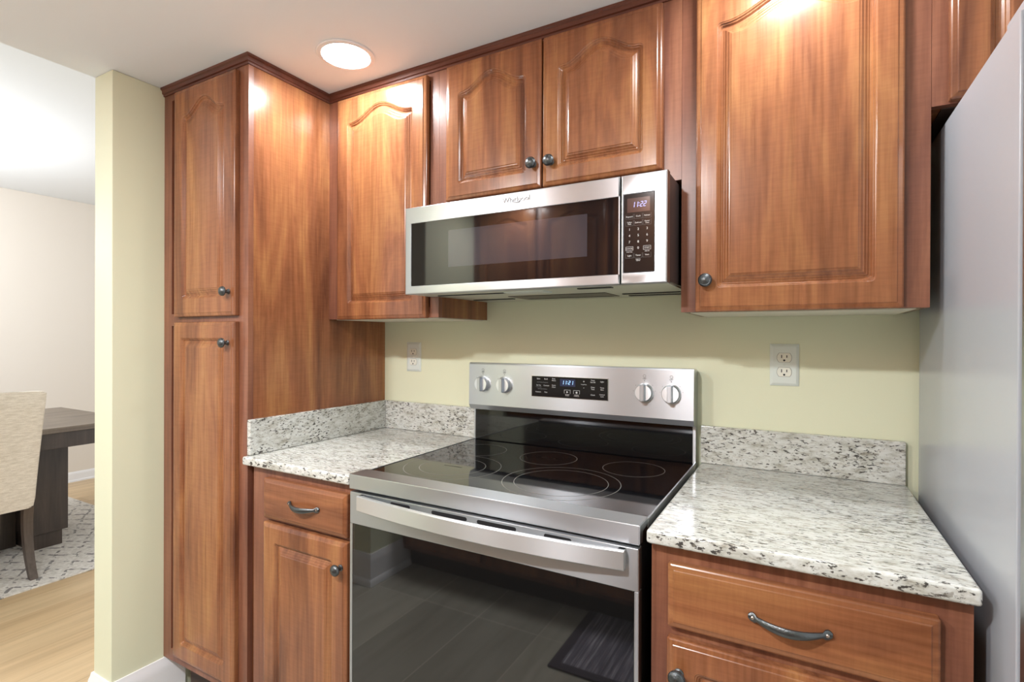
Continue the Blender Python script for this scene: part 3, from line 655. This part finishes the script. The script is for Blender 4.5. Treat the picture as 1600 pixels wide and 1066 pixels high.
def range_knob(x, z, big):
    y = -0.0634
    bm = lathe(nb(), [(0, 0), (0.0275, 0), (0.0275, 0.0020), (0.0255, 0.0032), (0.0250, 0.0150), (0.0235, 0.0172), (0.0, 0.0178)], (x, y, z), '-y', 48)
    k = build('knob', bm, M['steel_handle'], bg)
    bm = nb(); R = []
    for (hw, dpt) in ((0.0082, 0.0170), (0.0066, 0.0290), (0.0052, 0.0310)):
        L = 0.0238 if dpt < 0.02 else 0.0225
        R.append([bm.verts.new((x + a * hw, y - dpt, z + b * L)) for a, b in ((-1, -1), (1, -1), (1, 1), (-1, 1))])
    bridge(bm, R); bm.faces.new(R[-1]); bm.faces.new(R[0][::-1])
    bmesh.ops.bevel(bm, geom=[e for e in bm.edges], offset=0.0010, segments=2, affect='EDGES')
    build('grip', bm, M['steel'], k)
    bm = nb()
    for k2 in range(2, 11):
        a = PI / 2 - (k2 - 1) * 2 * PI / 11 - 0.25
        cx, cz = x + 0.0325 * math.cos(a), z + 0.0325 * math.sin(a); lathe(bm, [(0, 0), (0.0010, 0), (0.0010, .0004), (0, .0004)], (cx, y + 0.0002, cz), '-y', 8)
    lathe(bm, [(0, 0), (0.0016, 0), (0.0016, .0004), (0, .0004)], (x, y + 0.0003, z + 0.0345), '-y', 10)
    build('knob_tick', bm, M['print_grey'], bg); bm = nb()
    text_into(bm, 'OFF', 0.0062, x, z + 0.0405, y + 0.0004, 0.0006)
    build('knob_lettering', bm, M['print_grey'], bg); bm = nb()
    ring_r = []
    for rr_ in (0.0475, 0.0485): ring_r.append([bm.verts.new((x + (rr_ - 0.044) * math.cos(2 * PI * q / 16), y - 0.0002, z + 0.0485 + (rr_ - 0.044) * math.sin(2 * PI * q / 16))) for q in range(16)])
    bridge(bm, ring_r)
    build('burner_symbol', bm, M['print_grey'], bg)
for x in (0.0570, 0.1430, 0.6170, 0.6945): range_knob(x, 1.1150, True)
# oven door
YD = -0.6190
dmz0 = 0.2150
bm = nb(); box(bm, 0.003, RW - 0.0015, YD, -0.5975, 0.7950, 0.8770, bev=0.0025)
od = build('oven_door', bm, M['steel'], rg)
build('door_glass', bb(0.012, RW - 0.0105, YD + 0.0010, -0.600, dmz0, 0.7945, bev=0.0006), M['oven_glass'], od)
for x0, x1 in ((0.0030, 0.0118), (RW - 0.0103, RW - 0.0015)): build('door_edge', bb(x0, x1, YD + 0.0008, -0.598, dmz0, 0.7948, bev=0.001), M['steel'], od)
bm = nb()
def slot(bm, x0, x1, z, h, y):
    n = 8; pts = []
    for k in range(n + 1): a = PI / 2 + PI * k / n; pts.append((x0 + h / 2 + h / 2 * math.cos(a), z + h / 2 * math.sin(a)))
    for k in range(n + 1): a = -PI / 2 + PI * k / n; pts.append((x1 - h / 2 + h / 2 * math.cos(a), z + h / 2 * math.sin(a)))
    r0 = [bm.verts.new((a, y, b)) for a, b in pts]; r1 = [bm.verts.new((a, y + 0.002, b)) for a, b in pts]; bridge(bm, [r0, r1]); bm.faces.new(r0)
for x0, x1 in ((.1405, .2020), (.2665, .3655), (.3925, .4915), (.5570, .6180)):
    for z in (0.8660, 0.8515): bm = nb(); slot(bm, x0, x1, z, 0.0092, YD - 0.0004); build('vent_slot', bm, M['void'], od)
bm = nb(); R = []
for k in range(33):
    q = -1 + 2 * k / 32; x = 0.3885 + q * 0.3425; yo = -0.6385 - 0.0255 * (1 - q * q) 
    R.append([bm.verts.new((x, y, z)) for y, z in ((yo + .012, 0.8385), (yo + .002, 0.8375), (yo, 0.8395), (yo, 0.8735), (yo + .002, 0.8755), (yo + .012, 0.8745))])
bridge(bm, R); bm.faces.new(R[0][::-1]); bm.faces.new(R[-1])
hd = build('handle', bm, M['steel_handle'], od, angle=30)
for x0, x1 in ((0.0470, 0.0600), (0.7170, 0.7300)): build('handle_post', bb(x0, x1, -0.6330, YD - 0.0004, 0.8390, 0.8755, bev=0.001), M['steel_bright'], od)
build('storage_drawer', bb(0.003, RW - 0.003, YD + 0.002, -0.598, 0.050, 0.2050, bev=0.003), M['steel'], rg)

# ------------------------------------------------------------------ refrigerator
FX0, FX1 = 1.2670, 2.160
fr = empty('refrigerator', ((FX0 + FX1) / 2, -0.36, 0), 'tall grey refrigerator with smooth painted side at the right edge', 'refrigerator')
build('case', bb(FX0, FX1, -0.6760, -0.022, 0.02, 1.7050, bev=0.003), M['fridge_side'], fr)
for x in (FX0 + 0.05, FX1 - 0.05): build('roller_foot', bb(x - 0.03, x + 0.03, -0.64, -0.58, 0, 0.0198), M['black'], fr)
build('hinge_cover', bb(FX0 + 0.006, FX0 + 0.10, -0.735, -0.60, 1.7052, 1.7230, bev=0.004), M['fridge_side'], fr)
build('gasket', bb(FX0 + 0.006, FX1 - 0.006, -0.6835, -0.6762, 0.06, 1.690), M['black'], fr)
mx = (FX0 + FX1) / 2
for x0, x1 in ((FX0, mx - 0.002), (mx + 0.002, FX1)): build('door', bb(x0, x1, -0.7420, -0.6840, 0.06, 1.7000, bev=0.007, seg=3), M['steel'], fr)

# ------------------------------------------------------------------ across the aisle (mirrored in the dark glass)
YO = -1.875
ob = empty('base_cabinet', (0.4, -2.2, 0), 'cherry base cabinet run across the aisle, mirrored dark in the oven door', 'cabinet')
build('carcass', bb(-0.905, 1.75, -2.47, YO - 0.0182, 0.110, 0.884), M['wood'], ob)
opx = [(-0.87 + 0.52 * k, -0.39 + 0.52 * k) for k in range(5)]
build('face_frame', bb(-0.905, 1.75, YO - 0.018, YO, 0.110, 0.884), M['frame'], ob)
build('toe_kick', bb(-0.905, 1.75, -2.46, -1.945, 0, 0.1095), M['toe'], ob)
for a, b in opx:
    d = build('door', door_bm(a, b, 0.135, 0.715, YO + DT, 0, (0.050, 0.052, 0.050), flip=True), M['wood'], ob, angle=14); build('knob', knob_bm(b - 0.03, YO + DT, 0.66, 'y'), M['pewter'], d)
    d = build('drawer', door_bm(a, b, 0.735, 0.855, YO + DT, groove=False, flip=True), M['wood_x'], ob); build('knob', knob_bm((a + b) / 2, YO + DT, 0.795, 'y'), M['pewter'], d)
co = tag(build('countertop', bb(-0.9115, 1.76, -2.4695, -1.845, 0.8845, 0.9145, bev=0.005), M['granite']), 'granite countertop across the aisle, reflected in the dark appliance glass', 'countertop')
ou = empty('wall_cabinet', (-0.4, -2.3, 1.37), 'cherry wall cabinet run across the aisle, mirrored in the microwave window', 'cabinet')
build('carcass', bb(-0.910, 0.82, -2.4695, -2.1682, 1.37, ZT), M['wood'], ou)
build('face_frame', bb(-0.910, 0.82, -2.168, -2.150, 1.37, ZT), M['frame'], ou)
for a, b in ((-0.86, -0.44), (-0.40, 0.02), (0.06, 0.42), (0.43, 0.79)):
    d = build('door', door_bm(a, b, 1.38, 2.094, -2.130, 0.044, (0.048, 0.055, 0.090), flip=True), M['wood'], ou, angle=14); build('knob', knob_bm(b - 0.03, -2.130, 1.45, 'y'), M['pewter'], d)
km = empty('floor_mat', (0.55, -1.72, 0), 'charcoal ribbed kitchen floor mat reflected low in the oven door glass', 'mat')
build('mat_field', bb(0.205, 0.90, -1.940, -1.515, 0.0005, 0.009, bev=0.002), M['mat'], km)
bm = nb(); box(bm, 0.165, 0.205, -1.940, -1.475, 0.0005, 0.0095, bev=0.002); box(bm, 0.205, 0.90, -1.515, -1.475, 0.0005, 0.0095, bev=0.002); box(bm, 0.90, 0.94, -1.940, -1.475, 0.0005, 0.0095, bev=0.002)
build('mat_border', bm, M['mat_edge'], km)

# ------------------------------------------------------------------ dining room
tag(build('area_rug', bb(-4.05, -2.352, -2.60, 0.305, 0.0005, 0.008, bev=0.002), M['rug']), 'ivory area rug with broken charcoal diamond lattice under the dining table', 'rug')
tb = empty('dining_table', (-3.17, -0.75, 0.008), 'dark brown pedestal dining table with grey wood top in the next room', 'table')
build('tabletop', bb(-3.70, -2.655, -1.70, 0.138, 0.7250, 0.7560, bev=0.003), M['table_wood'], tb)
build('apron', bb(-3.685, -2.672, -1.685, 0.122, 0.635, 0.7248, bev=0.002), M['table_dark'], tb)
for y0, y1 in ((-0.300, -0.118), (-1.44, -1.26)):
    build('pedestal', bb(-3.45, -2.905, y0, y1, 0.1000, 0.6348, bev=0.003), M['table_dark'], tb)
    build('plinth', bb(-3.43, -2.925, y0 + 0.012, y1 - 0.022, 0.0082, 0.0998, bev=0.002), M['table_dark'], tb)
build('stretcher', bb(-3.26, -3.10, -1.26, -0.30, 0.0082, 0.52, bev=0.003), M['table_dark'], tb)
ch = empty('dining_chair', (-2.68, -0.63, 0.008), 'cream upholstered dining chair with dark curved legs at the left edge', 'chair')
bm = nb(); R = []
for k in range(13):
    q = k / 12; z = 0.372 + q * 0.612; hw = 0.222 + 0.026 * q; xc = -2.545 + 0.085 * q ** 1.3; th = 0.042 - 0.012 * q
    if k == 12: th *= 0.7
    ring_ = []
    for j in range(20):
        a = 2 * PI * j / 20; ca, sa = math.cos(a), math.sin(a)
        px = math.copysign(abs(ca) ** 0.35, ca) * th; py = math.copysign(abs(sa) ** 0.22, sa) * hw
        if k == 0: px *= 0.85; py *= 0.98
        ring_.append(bm.verts.new((xc + px, -0.628 + py, z + (0.010 * (1 - (py / hw) ** 2) if k == 12 else 0))))
    R.append(ring_)
bridge(bm, R); bm.faces.new(R[0][::-1]); bm.faces.new(R[-1])
bmesh.ops.bevel(bm, geom=[e for e in bm.edges if all(v in R[-1] or v in R[0] for v in e.verts)], offset=0.007, segments=2, affect='EDGES')
build('backrest', bm, M['fabric'], ch, angle=50)
build('seat', bb(-3.02, -2.555, -0.850, -0.406, 0.372, 0.475, bev=0.022, seg=3), M['fabric'], ch)
def leg(y, rear):
    bm = nb(); R = []
    for k in range(9):
        q = k / 8; z = 0.3725 - q * 0.3640
        xc = (-2.548 + 0.075 * q ** 2.0 - 0.060 * q * (1 - q)) if rear else -2.985
        h = 0.021 - 0.005 * q
        R.append([bm.verts.new((xc + a * h, y + b * h, z)) for a, b in ((-1, -1), (1, -1), (1, 1), (-1, 1))])
    bridge(bm, R); bm.faces.new(R[0][::-1]); bm.faces.new(R[-1]); return bm
for y in (-0.428, -0.828):
    build('leg', leg(y, True), M['chair_leg'], ch, angle=25); build('leg', leg(y, False), M['chair_leg'], ch, angle=25)
